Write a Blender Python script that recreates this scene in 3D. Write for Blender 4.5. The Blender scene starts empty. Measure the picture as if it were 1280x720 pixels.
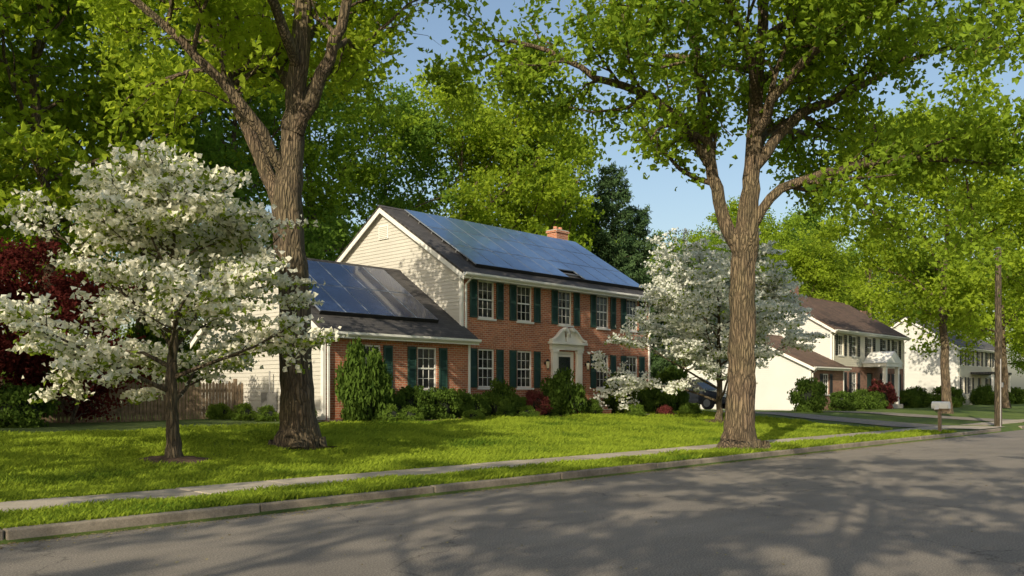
import bpy, math, numpy as np
from mathutils import Vector
sc=bpy.context.scene
sc.view_settings.view_transform='Standard'
sc.view_settings.look='None'
sc.view_settings.exposure=0
RNG=np.random.default_rng(7)
# world frame: +X runs along the street, +Y from street towards the houses
# ---------------------------------------------------------------- materials
class NT:
    def __init__(s,name):
        s.m=bpy.data.materials.new(name); s.m.use_nodes=True
        s.t=s.m.node_tree; s.b=s.t.nodes['Principled BSDF']; s.out=s.t.nodes['Material Output']
    def n(s,typ,**kw):
        x=s.t.nodes.new('ShaderNode'+typ)
        for k,v in kw.items(): setattr(x,k,v)
        return x
    def l(s,a,b): s.t.links.new(a,b)
    def ramp(s,fac,stops):
        r=s.n('ValToRGB'); e=r.color_ramp.elements
        while len(e)<len(stops): e.new(.5)
        for i,(p,c) in enumerate(stops):
            e[i].position=p; e[i].color=(c[0],c[1],c[2],1)
        s.l(fac,r.inputs[0]); return r.outputs[0]
    def mix(s,fac,a,b,mode='MIX'):
        x=s.n('MixRGB',blend_type=mode)
        for i,v in enumerate((fac,a,b)):
            if hasattr(v,'is_linked'): s.l(v,x.inputs[i])
            elif i==0: x.inputs[0].default_value=v
            else: x.inputs[i].default_value=(v[0],v[1],v[2],1)
        return x.outputs[0]
    def obj(s): return s.n('TexCoord').outputs['Object']
    def noise(s,scale,vec=None,detail=4,rough=.6,sc=None):
        x=s.n('TexNoise'); x.inputs['Scale'].default_value=scale; x.inputs['Detail'].default_value=detail; x.inputs['Roughness'].default_value=rough
        v=vec if vec is not None else s.obj()
        if sc is not None:
            mp=s.n('Mapping'); mp.inputs['Scale'].default_value=sc; s.l(v,mp.inputs[0]); v=mp.outputs[0]
        s.l(v,x.inputs['Vector']); return x.outputs['Fac']
    def bump(s,h,strength=.3,dist=.02):
        x=s.n('Bump'); x.inputs['Strength'].default_value=strength; x.inputs['Distance'].default_value=dist
        s.l(h,x.inputs['Height']); s.l(x.outputs[0],s.b.inputs['Normal'])
    def col(s,c):
        if hasattr(c,'is_linked'): s.l(c,s.b.inputs['Base Color'])
        else: s.b.inputs['Base Color'].default_value=(c[0],c[1],c[2],1)
    def rough(s,v): s.b.inputs['Roughness'].default_value=v

def simple(name,c,rough=.6,var=.15,scale=3,metal=0,bump=0):
    m=NT(name); f=m.noise(scale)
    lo=[x*(1-var) for x in c]; hi=[min(1,x*(1+var)) for x in c]
    m.col(m.ramp(f,[(.3,lo),(.7,hi)])); m.rough(rough); m.b.inputs['Metallic'].default_value=metal
    if bump: m.bump(m.noise(scale*12),bump,.01)
    return m.m

def leafmat(name,dark,light,trans,tw=.45,nscale=.6):
    m=NT(name); m.t.nodes.remove(m.b)
    g=m.n('NewGeometry'); oi=m.n('ObjectInfo')
    f=m.noise(nscale,g.outputs['Position'],detail=0)
    a=m.n('Math',operation='MULTIPLY_ADD'); m.l(g.outputs['Random Per Island'],a.inputs[0]); a.inputs[1].default_value=.4; m.l(f,a.inputs[2])
    a2=m.n('Math',operation='MULTIPLY_ADD'); m.l(oi.outputs['Random'],a2.inputs[0]); a2.inputs[1].default_value=.25; m.l(a.outputs[0],a2.inputs[2])
    c=m.ramp(a2.outputs[0],[(.42,dark),(.9,light)])
    c2=m.ramp(a2.outputs[0],[(.4,[x*.6 for x in trans]),(.95,trans)])
    d=m.n('BsdfDiffuse'); m.l(c,d.inputs[0])
    t=m.n('BsdfTranslucent'); m.l(c2,t.inputs[0])
    mx=m.n('MixShader'); mx.inputs[0].default_value=tw
    m.l(d.outputs[0],mx.inputs[1]); m.l(t.outputs[0],mx.inputs[2]); m.l(mx.outputs[0],m.out.inputs[0])
    return m.m

def barkmat(name,a,b):
    m=NT(name)
    mp=m.n('Mapping'); mp.inputs['Scale'].default_value=(1,1,.16); m.l(m.obj(),mp.inputs[0])
    nz=m.n('TexNoise'); nz.inputs['Scale'].default_value=5; nz.inputs['Detail'].default_value=5; m.l(mp.outputs[0],nz.inputs['Vector'])
    va=m.n('VectorMath',operation='MULTIPLY_ADD'); m.l(nz.outputs['Color'],va.inputs[0]); va.inputs[1].default_value=(.16,.16,.16); m.l(mp.outputs[0],va.inputs[2])
    vo=m.n('TexVoronoi',feature='DISTANCE_TO_EDGE'); vo.inputs['Scale'].default_value=15; m.l(va.outputs[0],vo.inputs['Vector'])
    ridge=m.ramp(vo.outputs['Distance'],[(0,(0,0,0)),(.22,(1,1,1))])
    f=m.noise(7,detail=8,rough=.75,sc=(1,1,.2)); f2=m.noise(.9,detail=3)
    c=m.ramp(f,[(.33,a),(.66,b)])
    c=m.mix(m.ramp(f2,[(.35,(0,0,0)),(.8,(.45,.45,.45))]),c,(b[0]*.7,b[1]*.95,b[2]*.65))
    c=m.mix(.75,c,m.ramp(ridge,[(0,(.35,.33,.31)),(.8,(1.15,1.13,1.1))]),'MULTIPLY')
    m.col(c); m.rough(.95)
    ad=m.n('Math',operation='MULTIPLY_ADD'); m.l(f,ad.inputs[0]); ad.inputs[1].default_value=.6; m.l(ridge,ad.inputs[2])
    m.bump(ad.outputs[0],1.0,.045)
    return m.m

def brickmat(name,c1,c2,mortar):
    m=NT(name); s=m.n('SeparateXYZ'); m.l(m.obj(),s.inputs[0])
    a=m.n('Math',operation='ADD'); m.l(s.outputs[0],a.inputs[0]); m.l(s.outputs[1],a.inputs[1])
    c=m.n('CombineXYZ'); m.l(a.outputs[0],c.inputs[0]); m.l(s.outputs[2],c.inputs[1])
    b=m.n('TexBrick'); m.l(c.outputs[0],b.inputs['Vector'])
    b.inputs['Color1'].default_value=(*c1,1); b.inputs['Color2'].default_value=(*c2,1); b.inputs['Mortar'].default_value=(*mortar,1)
    b.inputs['Scale'].default_value=1; b.inputs['Brick Width'].default_value=.22; b.inputs['Row Height'].default_value=.075
    b.inputs['Mortar Size'].default_value=.008; b.inputs['Bias'].default_value=-.1
    f=m.noise(1.3,detail=5)
    m.col(m.mix(.6,b.outputs[0],m.ramp(f,[(.3,(.6,.55,.55)),(.7,(1.15,1.1,1.05))]),'MULTIPLY'))
    m.rough(.9); inv=m.n('Math',operation='SUBTRACT'); inv.inputs[0].default_value=1; m.l(b.outputs['Fac'],inv.inputs[1])
    m.bump(inv.outputs[0],.5,.008)
    return m.m

def shinglemat(name,a,b):
    m=NT(name); s=m.n('SeparateXYZ'); m.l(m.obj(),s.inputs[0])
    c=m.n('CombineXYZ'); m.l(s.outputs[0],c.inputs[0]); m.l(s.outputs[1],c.inputs[1])
    br=m.n('TexBrick'); m.l(c.outputs[0],br.inputs['Vector'])
    br.inputs['Color1'].default_value=(*a,1); br.inputs['Color2'].default_value=(*b,1); br.inputs['Mortar'].default_value=(a[0]*.4,a[1]*.4,a[2]*.4,1)
    br.inputs['Scale'].default_value=1; br.inputs['Brick Width'].default_value=.3; br.inputs['Row Height'].default_value=.125; br.inputs['Mortar Size'].default_value=.007
    f=m.noise(.8,detail=6); f2=m.noise(60,detail=2)
    cc=m.mix(.8,br.outputs[0],m.ramp(f,[(.3,(.6,.6,.6)),(.7,(1.25,1.22,1.2))]),'MULTIPLY')
    cc=m.mix(.5,cc,m.ramp(f2,[(.3,(.5,.5,.5)),(.7,(1.4,1.4,1.4))]),'MULTIPLY')
    m.col(cc); m.rough(.92); m.bump(f2,.3,.01); return m.m

M={}
M['bark']=barkmat('oak_bark',(.052,.037,.025),(.23,.165,.108))
M['bark2']=barkmat('dogwood_bark',(.06,.043,.03),(.2,.15,.10))
M['leafA']=leafmat('oak_leaves',(.05,.105,.014),(.27,.36,.036),(.64,.76,.055),.5)
M['leafB']=leafmat('maple_leaves',(.042,.095,.014),(.22,.32,.034),(.54,.67,.05),.48)
M['leafD']=leafmat('dark_leaves',(.034,.08,.018),(.14,.23,.036),(.32,.49,.06),.42)
M['leafP']=leafmat('pine_needles',(.03,.065,.03),(.09,.15,.06),(.10,.17,.06),.25)
M['leafR']=leafmat('red_maple_leaves',(.035,.009,.009),(.11,.025,.022),(.18,.035,.025),.35)
M['leafDog']=leafmat('dogwood_leaves',(.08,.13,.02),(.2,.28,.04),(.45,.55,.06),.5)
M['bloom']=leafmat('dogwood_blossoms',(.76,.75,.60),(.90,.88,.77),(.88,.88,.65),.38)
M['bloom2']=leafmat('dogwood_blossoms_cool',(.72,.74,.67),(.88,.89,.83),(.78,.81,.70),.35)
M['shrub']=leafmat('shrub_leaves',(.024,.052,.012),(.095,.155,.027),(.14,.23,.034),.3,nscale=2)
M['shrubL']=leafmat('light_shrub_leaves',(.06,.11,.02),(.15,.23,.04),(.3,.42,.05),.4,nscale=2)
M['azalea']=leafmat('azalea_leaves',(.03,.055,.014),(.19,.05,.05),(.2,.09,.06),.3,nscale=4)
M['inner']=simple('shrub_inner_dark',(.012,.018,.008),.95)  # added near-black filler core; its colour stands for the shade between leaves
M['brick']=brickmat('red_brick',(.52,.18,.088),(.31,.10,.055),(.52,.43,.33))
M['brick2']=brickmat('brown_brick',(.28,.12,.075),(.17,.075,.05),(.36,.3,.25))
M['roof']=shinglemat('charcoal_shingles',(.085,.08,.08),(.056,.053,.055))
M['roofB']=shinglemat('brown_shingles',(.14,.085,.06),(.09,.058,.042))
M['roofG']=shinglemat('grey_shingles',(.12,.12,.125),(.08,.08,.085))
M['siding']=simple('beige_vinyl_siding',(.54,.52,.475),.6,.06,.7)
M['sidingW']=simple('white_vinyl_siding',(.62,.62,.60),.6,.05,.7)
M['sidingC']=simple('cream_siding',(.62,.58,.48),.6,.06,.7)
M['white']=simple('white_paint',(.78,.77,.73),.5,.05,2)
M['shutter']=simple('green_shutter_paint',(.018,.055,.043),.5,.2,4)
M['shutterK']=simple('black_shutter_paint',(.02,.022,.025),.5,.2,4)
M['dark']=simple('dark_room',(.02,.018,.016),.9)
M['curtain']=simple('curtain_cloth',(.26,.24,.20),.9,.2,9)
M['metal']=simple('grey_metal',(.35,.35,.36),.4,.1,5,.6)
M['panelframe']=simple('panel_frame',(.32,.37,.45),.35,.1,5,.5)
M['black']=simple('black_rubber',(.012,.012,.013),.7)
M['stone']=simple('concrete_step',(.36,.33,.29),.9,.15,4,0,.3)
M['wood']=simple('weathered_wood',(.22,.16,.105),.9,.5,5,0,.4)
M['pole']=barkmat('pole_wood',(.06,.045,.03),(.17,.125,.085))
M['mulch']=simple('mulch',(.08,.045,.028),.95,.6,14,0,1)
M['lampglass']=simple('lamp_glass',(.6,.55,.4),.2,.05,2)
M['carpaint']=simple('car_paint',(.03,.035,.045),.22,.05,2,.3)
M['carlight']=simple('car_headlight',(.75,.78,.8),.1,.05,2,.3)
m=NT('window_glass'); m.col((.02,.025,.03)); m.rough(.03); m.b.inputs['Specular IOR Level'].default_value=.8
tr=m.n('BsdfTransparent'); tr.inputs[0].default_value=(.75,.8,.8,1); mx=m.n('MixShader'); mx.inputs[0].default_value=.45
m.l(m.b.outputs[0],mx.inputs[1]); m.l(tr.outputs[0],mx.inputs[2]); m.l(mx.outputs[0],m.out.inputs[0]); M['glass']=m.m
def panelmat(name,c,metal,rough):
    m=NT(name); s=m.n('SeparateXYZ'); m.l(m.obj(),s.inputs[0])
    c0=m.n('CombineXYZ'); m.l(s.outputs[0],c0.inputs[0]); m.l(s.outputs[1],c0.inputs[1])
    b=m.n('TexBrick',offset=0); m.l(c0.outputs[0],b.inputs['Vector']); b.inputs['Scale'].default_value=1
    b.inputs['Brick Width'].default_value=.16; b.inputs['Row Height'].default_value=.14; b.inputs['Mortar Size'].default_value=.004
    b.inputs['Color1'].default_value=(*c,1); b.inputs['Color2'].default_value=(c[0]*.8,c[1]*.85,c[2]*.9,1); b.inputs['Mortar'].default_value=(c[0]*1.6,c[1]*1.5,c[2]*1.3,1)
    g=m.n('NewGeometry')
    v=m.ramp(g.outputs['Random Per Island'],[(0,(.8,.8,.85)),(1,(1.15,1.12,1.1))])
    m.col(m.mix(1,b.outputs[0],v,'MULTIPLY')); m.rough(rough); m.b.inputs['Metallic'].default_value=metal
    m.b.inputs['Coat Weight'].default_value=.6; m.b.inputs['Coat Roughness'].default_value=.06
    return m.m
M['panel']=panelmat('solar_cells',(.10,.185,.36),.5,.28)
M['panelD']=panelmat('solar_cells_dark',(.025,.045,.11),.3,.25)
# asphalt
m=NT('asphalt'); v=m.obj()
f=m.noise(55,detail=4,rough=.85); f2=m.noise(.25,detail=5,rough=.6); f3=m.noise(2.2,detail=6,rough=.7,sc=(.35,1,1))
c=m.ramp(f,[(.28,(.055,.048,.042)),(.5,(.215,.19,.162)),(.74,(.53,.475,.405))])
c=m.mix(.85,c,m.ramp(f2,[(.3,(.75,.75,.76)),(.7,(1.2,1.17,1.12))]),'MULTIPLY')
c=m.mix(.6,c,m.ramp(f3,[(.3,(.75,.75,.75)),(.7,(1.15,1.15,1.15))]),'MULTIPLY')
vo=m.n('TexVoronoi',feature='DISTANCE_TO_EDGE'); vo.inputs['Scale'].default_value=.22
nz=m.n('TexNoise'); nz.inputs['Scale'].default_value=1.1; nz.inputs['Detail'].default_value=6; m.l(v,nz.inputs['Vector'])
va=m.n('VectorMath',operation='MULTIPLY_ADD'); m.l(nz.outputs['Color'],va.inputs[0]); va.inputs[1].default_value=(1.8,1.8,0); m.l(v,va.inputs[2]); m.l(va.outputs[0],vo.inputs['Vector'])
cr=m.ramp(vo.outputs['Distance'],[(0.0,(.35,.35,.35)),(.0045,(1,1,1))])
c=m.mix(.8,c,cr,'MULTIPLY')
m.col(c); m.rough(.88); m.bump(f,.7,.014); M['asphalt']=m.m
def concrete(name,a,b,sc1,dist):
    m=NT(name); f=m.noise(sc1,detail=8,rough=.78); f2=m.noise(55,detail=2); g=m.n('NewGeometry')
    c=m.ramp(f,[(.3,a),(.7,b)]); c=m.mix(.55,c,m.ramp(f2,[(.3,(.65,.65,.65)),(.7,(1.25,1.25,1.25))]),'MULTIPLY')
    c=m.mix(1,c,m.ramp(g.outputs['Random Per Island'],[(0,(.8,.79,.78)),(1,(1.1,1.1,1.1))]),'MULTIPLY')
    m.col(c); m.rough(.94); m.bump(f2,.4,dist); return m.m
M['walk']=concrete('pavement_concrete',(.30,.26,.20),(.50,.44,.36),1.2,.01)
M['kerb']=concrete('kerb_concrete',(.13,.11,.085),(.36,.31,.24),2.2,.02)
# lawn ground
m=NT('grass_ground'); f=m.noise(.35,detail=5); f2=m.noise(14,detail=6,rough=.8); f3=m.noise(70,detail=3,rough=.8)
c=m.ramp(f,[(.3,(.06,.12,.016)),(.7,(.14,.20,.027))])
c=m.mix(.8,c,m.ramp(f2,[(.3,(.5,.55,.5)),(.7,(1.35,1.3,1.2))]),'MULTIPLY')
c=m.mix(.8,c,m.ramp(f3,[(.3,(.45,.5,.5)),(.7,(1.5,1.4,1.3))]),'MULTIPLY')
m.col(c); m.rough(.95); m.bump(f3,.9,.05); M['ground']=m.m
M['blade']=leafmat('grass_blades',(.05,.115,.015),(.26,.34,.036),(.44,.52,.042),.38,nscale=.8)
M['litter']=leafmat('litter',(.10,.07,.02),(.40,.35,.18),(.2,.15,.05),.2)

# ---------------------------------------------------------------- mesh helpers
def link(o,parent=None):
    sc.collection.objects.link(o)
    if parent is not None: o.parent=parent
    return o
def empty(name,loc=(0,0,0)):
    e=bpy.data.objects.new(name,None); e.empty_display_size=.5; e.location=loc; link(e); return e
class Acc:
    def __init__(s): s.v=[]; s.f=[]; s.m=[]; s.mats=[]
    def mi(s,k):
        if k not in s.mats: s.mats.append(k)
        return s.mats.index(k)
    def face(s,pts,k):
        o=len(s.v); s.v+= [tuple(p) for p in pts]; s.f.append(tuple(range(o,o+len(pts)))); s.m.append(s.mi(k))
    def box(s,x0,x1,y0,y1,z0,z1,k):
        o=len(s.v); s.v+=[(x,y,z) for z in (z0,z1) for y in (y0,y1) for x in (x0,x1)]
        for q in ((0,2,3,1),(4,5,7,6),(0,1,5,4),(2,6,7,3),(0,4,6,2),(1,3,7,5)):
            s.f.append(tuple(o+i for i in q)); s.m.append(s.mi(k))
    def extr(s,poly,vec,k):
        o=len(s.v); n=len(poly); vx,vy,vz=vec
        s.v+=[tuple(p) for p in poly]+[(p[0]+vx,p[1]+vy,p[2]+vz) for p in poly]
        mi=s.mi(k)
        s.f.append(tuple(range(o,o+n))); s.m.append(mi); s.f.append(tuple(range(o+2*n-1,o+n-1,-1))); s.m.append(mi)
        for i in range(n):
            j=(i+1)%n; s.f.append((o+i,o+n+i,o+n+j,o+j)); s.m.append(mi)
    def ex(s,poly,x0,x1,k): s.extr([(x0,a,b) for a,b in poly],(x1-x0,0,0),k)
    def ey(s,poly,y0,y1,k): s.extr([(a,y0,b) for a,b in poly],(0,y1-y0,0),k)
    def cyl(s,cx,cy,z0,z1,r0,r1,k,n=12,axis='z'):
        o=len(s.v)
        for z,r in((z0,r0),(z1,r1)):
            for i in range(n):
                a=2*math.pi*i/n; c,d=r*math.cos(a),r*math.sin(a)
                s.v.append((cx+c,cy+d,z) if axis=='z' else ((z,cx+c,cy+d) if axis=='x' else (cx+c,z,cy+d)))
        mi=s.mi(k)
        for i in range(n):
            j=(i+1)%n; s.f.append((o+i,o+j,o+n+j,o+n+i)); s.m.append(mi)
        s.f.append(tuple(range(o+n-1,o-1,-1))); s.m.append(mi); s.f.append(tuple(range(o+n,o+2*n))); s.m.append(mi)
    def make(s,name,parent=None,bevel=0,recalc=True):
        me=bpy.data.meshes.new(name); me.from_pydata(s.v,[],s.f)
        for k in s.mats: me.materials.append(M[k])
        me.polygons.foreach_set('material_index',s.m)
        if recalc:
            import bmesh
            b=bmesh.new(); b.from_mesh(me); bmesh.ops.recalc_face_normals(b,faces=b.faces); b.to_mesh(me); b.free()
        me.update(); o=bpy.data.objects.new(name,me); link(o,parent)
        if bevel:
            md=o.modifiers.new('bevel','BEVEL'); md.width=bevel; md.segments=2; md.limit_method='ANGLE'
        return o
def quadmesh(name,V,F,mi,mats,smooth=None):
    me=bpy.data.meshes.new(name); V=np.ascontiguousarray(V,dtype=np.float32); F=np.ascontiguousarray(F,dtype=np.int32)
    me.vertices.add(len(V)); me.vertices.foreach_set('co',V.ravel())
    me.loops.add(F.size); me.loops.foreach_set('vertex_index',F.ravel())
    me.polygons.add(len(F)); me.polygons.foreach_set('loop_start',np.arange(0,F.size,4,dtype=np.int32))
    me.polygons.foreach_set('loop_total',np.full(len(F),4,dtype=np.int32))
    for k in mats: me.materials.append(M[k])
    me.polygons.foreach_set('material_index',np.ascontiguousarray(mi,dtype=np.int32))
    if smooth is not None: me.polygons.foreach_set('use_smooth',smooth)
    me.update(calc_edges=True); me.validate(); return me
def nrm(a): return a/np.maximum(np.linalg.norm(a,axis=-1,keepdims=True),1e-9)
def leafquads(rng,C,size,up=.5,aspect=.7):
    n=rng.normal(size=C.shape); n=nrm(n); n[:,2]+=up; n=nrm(n)
    t=nrm(np.cross(n,rng.normal(size=C.shape))); b=np.cross(n,t)
    s=(size*(.65+.7*rng.random(len(C))))[:,None]
    cup=n*s*.12
    V=np.stack([C-t*s*.5+cup,C+b*s*aspect*.5-cup,C+t*s*.5+cup,C-b*s*aspect*.5-cup],1).reshape(-1,3)
    F=np.arange(len(V)).reshape(-1,4); return V,F

# ---------------------------------------------------------------- trees
class Tree:
    def __init__(s,seed,cfg):
        s.r=np.random.default_rng(seed); s.V=[];s.F=[];s.MI=[];s.S=[];s.off=0; s.c=cfg; s.leafC=[]
    def add(s,V,F,mi,sm):
        s.V.append(V); s.F.append(F+s.off); s.off+=len(V); s.MI.append(np.full(len(F),mi)); s.S.append(np.full(len(F),sm))
    def tube(s,pts,rad,n=6,rough=0,flare=0):
        pts=np.asarray(pts,float); k=len(pts); d=np.gradient(pts,axis=0); d=nrm(d)
        ref=np.array([.37,.93,.05]); a=nrm(np.cross(d,ref)); b=np.cross(d,a)
        th=np.arange(n)*2*math.pi/n
        R=np.asarray(rad,float)[:,None]*np.ones(n)
        if rough:
            ph=s.r.random(4)*6
            R=R*(1+rough*np.sin(3*th+ph[0])[None]*.6+rough*np.sin(5*th+ph[1])[None]*.5+rough*s.r.normal(size=(k,n))*.3)
        if flare:
            h=pts[:,2]-pts[0,2]; w=np.exp(-h/.28)[:,None]
            R=R*(1+w*(flare+flare*.55*np.sin(5*th+1.1)[None]+flare*.3*np.sin(3*th)[None]))
        V=pts[:,None]+a[:,None]*(np.cos(th)[None]*R)[...,None]+b[:,None]*(np.sin(th)[None]*R)[...,None]
        V=V.reshape(-1,3); i=np.arange(k-1)[:,None]*n; j=np.arange(n)[None]; j2=(j+1)%n
        F=np.stack([i+j,i+j2,i+n+j2,i+n+j],-1).reshape(-1,4); s.add(V,F,0,True)
    def smooth(s,pts,rad,sub=4,wig=0):
        pts=np.asarray(pts,float); rad=np.asarray(rad,float); k=len(pts); out=[];ro=[]
        P=np.vstack([2*pts[0]-pts[1],pts,2*pts[-1]-pts[-2]])
        for i in range(k-1):
            p0,p1,p2,p3=P[i:i+4]
            for q in range(sub):
                t=q/sub
                out.append(.5*((2*p1)+(-p0+p2)*t+(2*p0-5*p1+4*p2-p3)*t*t+(-p0+3*p1-3*p2+p3)*t**3)); ro.append(rad[i]*(1-t)+rad[i+1]*t)
        out.append(pts[-1]); ro.append(rad[-1]); out=np.array(out)
        if wig: out[1:]+=s.r.normal(size=out[1:].shape)*wig
        return out,np.array(ro)
    def branch(s,p,d,L,r0,lvl):
        c=s.c; n=c['seg'][lvl]; d=nrm(np.asarray(d,float)); p=np.asarray(p,float); pts=[p.copy()]
        for i in range(n):
            d=d+s.r.normal(size=3)*c['wander'][lvl]; d[2]+=c['lift'][lvl]; d=nrm(d); p=p+d*L/n; pts.append(p.copy())
        pts=np.array(pts); t=np.linspace(0,1,n+1); rad=r0*(1-.75*t)
        if r0>c.get('minr',.0): s.tube(pts,rad,c['sides'][lvl])
        s.kids(pts,rad,L,lvl)
    def kids(s,pts,rad,L,lvl,tmin=None,count=None):
        c=s.c
        if lvl<c['max']:
            nc=count if count else c['nc'][lvl]; tm=c['tmin'][lvl] if tmin is None else tmin
            for k in range(nc):
                t=tm+(1-tm)*(k+s.r.random())/nc; x=t*(len(pts)-1); i=min(int(x),len(pts)-2); fr=x-i
                q=pts[i]*(1-fr)+pts[i+1]*fr; pd=nrm(pts[i+1]-pts[i])
                side=nrm(np.cross(pd,s.r.normal(size=3))); 
                side[2]=side[2]*c['flat'][lvl]+c['sideup'][lvl]; side=nrm(side)
                an=math.radians(s.r.uniform(*c['ang'])); dd=pd*math.cos(an)+side*math.sin(an)
                s.branch(q,dd,c['len'][lvl]*s.r.uniform(.7,1.25)*(1.15-.45*t),max(.012,(rad[i]*.55)),lvl+1)
        if lvl>=c['leaf']:
            N=int(c['nl'][lvl]*s.r.uniform(.6,1.3)); x=s.r.random(N)**.7*(len(pts)-1); i=np.minimum(x.astype(int),len(pts)-2); fr=(x-i)[:,None]
            q=pts[i]*(1-fr)+pts[i+1]*fr
            q=q+s.r.normal(size=q.shape)*np.array(c['spread'])
            s.leafC.append(q)
    def limb(s,pts,rad,n=9,wig=.03,count=8,tmin=.25,lvl=1,rough=.04):
        P,R=s.smooth(pts,rad,4,wig); s.tube(P,R,n,rough); s.kids(P,R,0,lvl,tmin,count)
    def finish(s,name,leaf,bark='bark',extra=None,prune=None,dens=0):
        C=np.vstack(s.leafC); c=s.c; mats=[bark,leaf]
        if prune: C=C[prune(C)]
        if dens: 
            k=s.r.random(len(C))<dens; C=np.vstack([C,C[k]+s.r.normal(size=(k.sum(),3))*.15])
        if extra:
            mats.append(extra[0]); k=s.r.random(len(C))<extra[1]
            V,F=leafquads(s.r,C[k]-np.array([0,0,.05]),extra[2],.4,.5); s.add(V,F,2,False); C=C[~k]
        V,F=leafquads(s.r,C,c['ls'],c.get('up',.5),c.get('asp',.7)); s.add(V,F,1,False)
        return quadmesh(name,np.vstack(s.V),np.vstack(s.F),np.concatenate(s.MI),mats,np.concatenate(s.S))
def place(name,me,loc,rz=0,s=1):
    o=bpy.data.objects.new(name,me); o.location=loc; o.rotation_euler=(0,0,rz); o.scale=(s,s,s) if not hasattr(s,'__len__') else s
    return link(o)
Rv=np.array([.693,-.721,0]); Fv=np.array([.721,.693,0])
def VF(pts):  # tree sketch axes (across, away, up) -> world
    return np.array([Rv*a+Fv*b+np.array([0,0,z]) for a,b,z in pts])

def gz(x,y):
    if y<.95: return .13
    if y<10.4: return -.04
    base=.14
    t=min(max((y-12.8)/8.4,0),1); top=.70 if x<34 else (.70-.25*min((x-34)/16,1))
    return base+(top-base)*(t*t*(3-2*t)*.5+t*.5)

cfgO=dict(seg=[8,7,5,3],wander=[.1,.16,.22,.28],lift=[.05,.03,.02,-.03],sides=[8,6,4,3],nc=[8,6,5,0],tmin=[.3,.25,.15,0],
     flat=[.6,.6,.8,1],sideup=[.1,.12,.0,0],ang=(35,70),len=[4,2.5,1.15,.8],max=3,leaf=2,nl=[0,0,18,44],spread=(.26,.26,.18),ls=.17,up=.3)
# left big oak
T=Tree(11,cfgO)
trunk=VF([(0,0,0),(.02,0,.5),(-.04,0,1.6),(-.10,0,3.4),(-.24,0,5.4),(-.15,.1,7.2),(.08,0,9.3),(.2,0,12),(.1,0,15),(0,0,17.5)])
P,Rr=T.smooth(trunk,[.40,.38,.35,.325,.33,.23,.19,.15,.1,.04],6,.016); T.tube(P,Rr,32,.06,.75)
T.kids(P,Rr,0,0,.62,6)
for pts,r,cnt in [
 ([(-.25,0,5.2),(-.9,.3,6.5),(-1.6,.5,8),(-2.0,.4,9.6),(-2.6,.3,11.5),(-3.3,0,14)],[.21,.16,.13,.11,.08,.04],8),
 ([(-.05,0,7.0),(.6,-.3,8.2),(1.1,-.5,9.5),(1.4,-.6,11),(1.9,-.8,13)],[.18,.14,.11,.09,.04],6),
 ([(-.2,0,5.9),(-.9,-.6,7.2),(-2.2,-1.2,8.6),(-3.8,-1.6,9.8),(-5.4,-1.8,10.6)],[.15,.12,.09,.07,.03],8),
 ([(0,0,7.6),(.4,1.2,8.8),(.8,2.4,9.7),(1.0,3.4,10.2)],[.13,.10,.07,.03],6),
 ([(-.1,0,7.8),(-.9,1.5,9),(-2.8,2.6,10),(-4.6,3.2,10.6)],[.14,.11,.08,.03],6),
 ([(0,0,8.4),(-.4,-1.5,9.6),(-1.2,-3.2,10.6),(-2.2,-4.6,11)],[.13,.1,.07,.03],6),
 ]: T.limb(VF(pts),r,count=cnt)
me=T.finish('oak_tree_mesh','leafA',prune=lambda C:(C@Rv)<2.0+T.r.normal(size=len(C))*.35,dens=.6); place('oak_tree',me,(10.7,16.8,.30))
# right big oak
T=Tree(23,dict(cfgO,nl=[0,0,20,48]))
trunk=VF([(0,0,0),(0,0,.5),(.08,0,2),(.08,0,3.6),(.16,0,5.3),(.32,0,6.9),(.45,.1,9),(.65,0,11.3),(.7,0,14),(.6,0,17)])
P,Rr=T.smooth(trunk,[.385,.36,.335,.31,.30,.20,.17,.12,.09,.03],6,.016); T.tube(P,Rr,32,.06,.7)
T.kids(P,Rr,0,0,.6,7)
for pts,r,cnt in [
 ([(.05,0,5.0),(-.35,.1,6.0),(-.7,.1,7.4),(-.95,0,9.1),(-1.25,-.1,10.7),(-1.9,-.2,13)],[.20,.17,.15,.12,.1,.04],8),
 ([(.25,0,5.6),(1.0,-.2,6.6),(2.5,-.5,7.0),(4.1,-.8,7.2),(6.2,-1.0,7.0)],[.14,.12,.1,.08,.03],12),
 ([(.4,0,7.2),(1.5,.3,8.5),(2.8,.5,9.2),(4.6,.7,10.1),(7.0,.9,10.9)],[.15,.13,.11,.08,.03],11),
 ([(-.72,.1,7.3),(-1.8,.2,8.8),(-3.2,.3,9.4),(-4.8,.3,10.2),(-6.6,.3,10.6)],[.13,.11,.09,.06,.03],9),
 ([(.4,0,8),(1,-1.5,9.2),(2.2,-3,9.8),(3.4,-4.2,9.9)],[.14,.11,.08,.03],8),
 ([(.45,0,8.8),(-.3,-1.5,10),(-1.4,-2.8,10.8),(-2.6,-3.8,11)],[.12,.1,.07,.03],6),
 ([(.45,0,7.6),(1.2,1.7,8.6),(2.6,3.2,9),(4.2,4.4,9)],[.14,.11,.08,.03],8),
 ([(.5,0,9.6),(-.9,1.7,10.6),(-2.4,3,11.2)],[.12,.08,.03],5),
 ([(.6,0,10.4),(2.4,-.4,11.6),(4.4,-.6,12.6),(6,-.8,13.2)],[.12,.1,.07,.03],7),
 ]: T.limb(VF(pts),r,count=cnt)
me=T.finish('oak_tree_mesh2','leafB',dens=.75); place('oak_tree',me,(19.95,11.25,.08))
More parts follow.
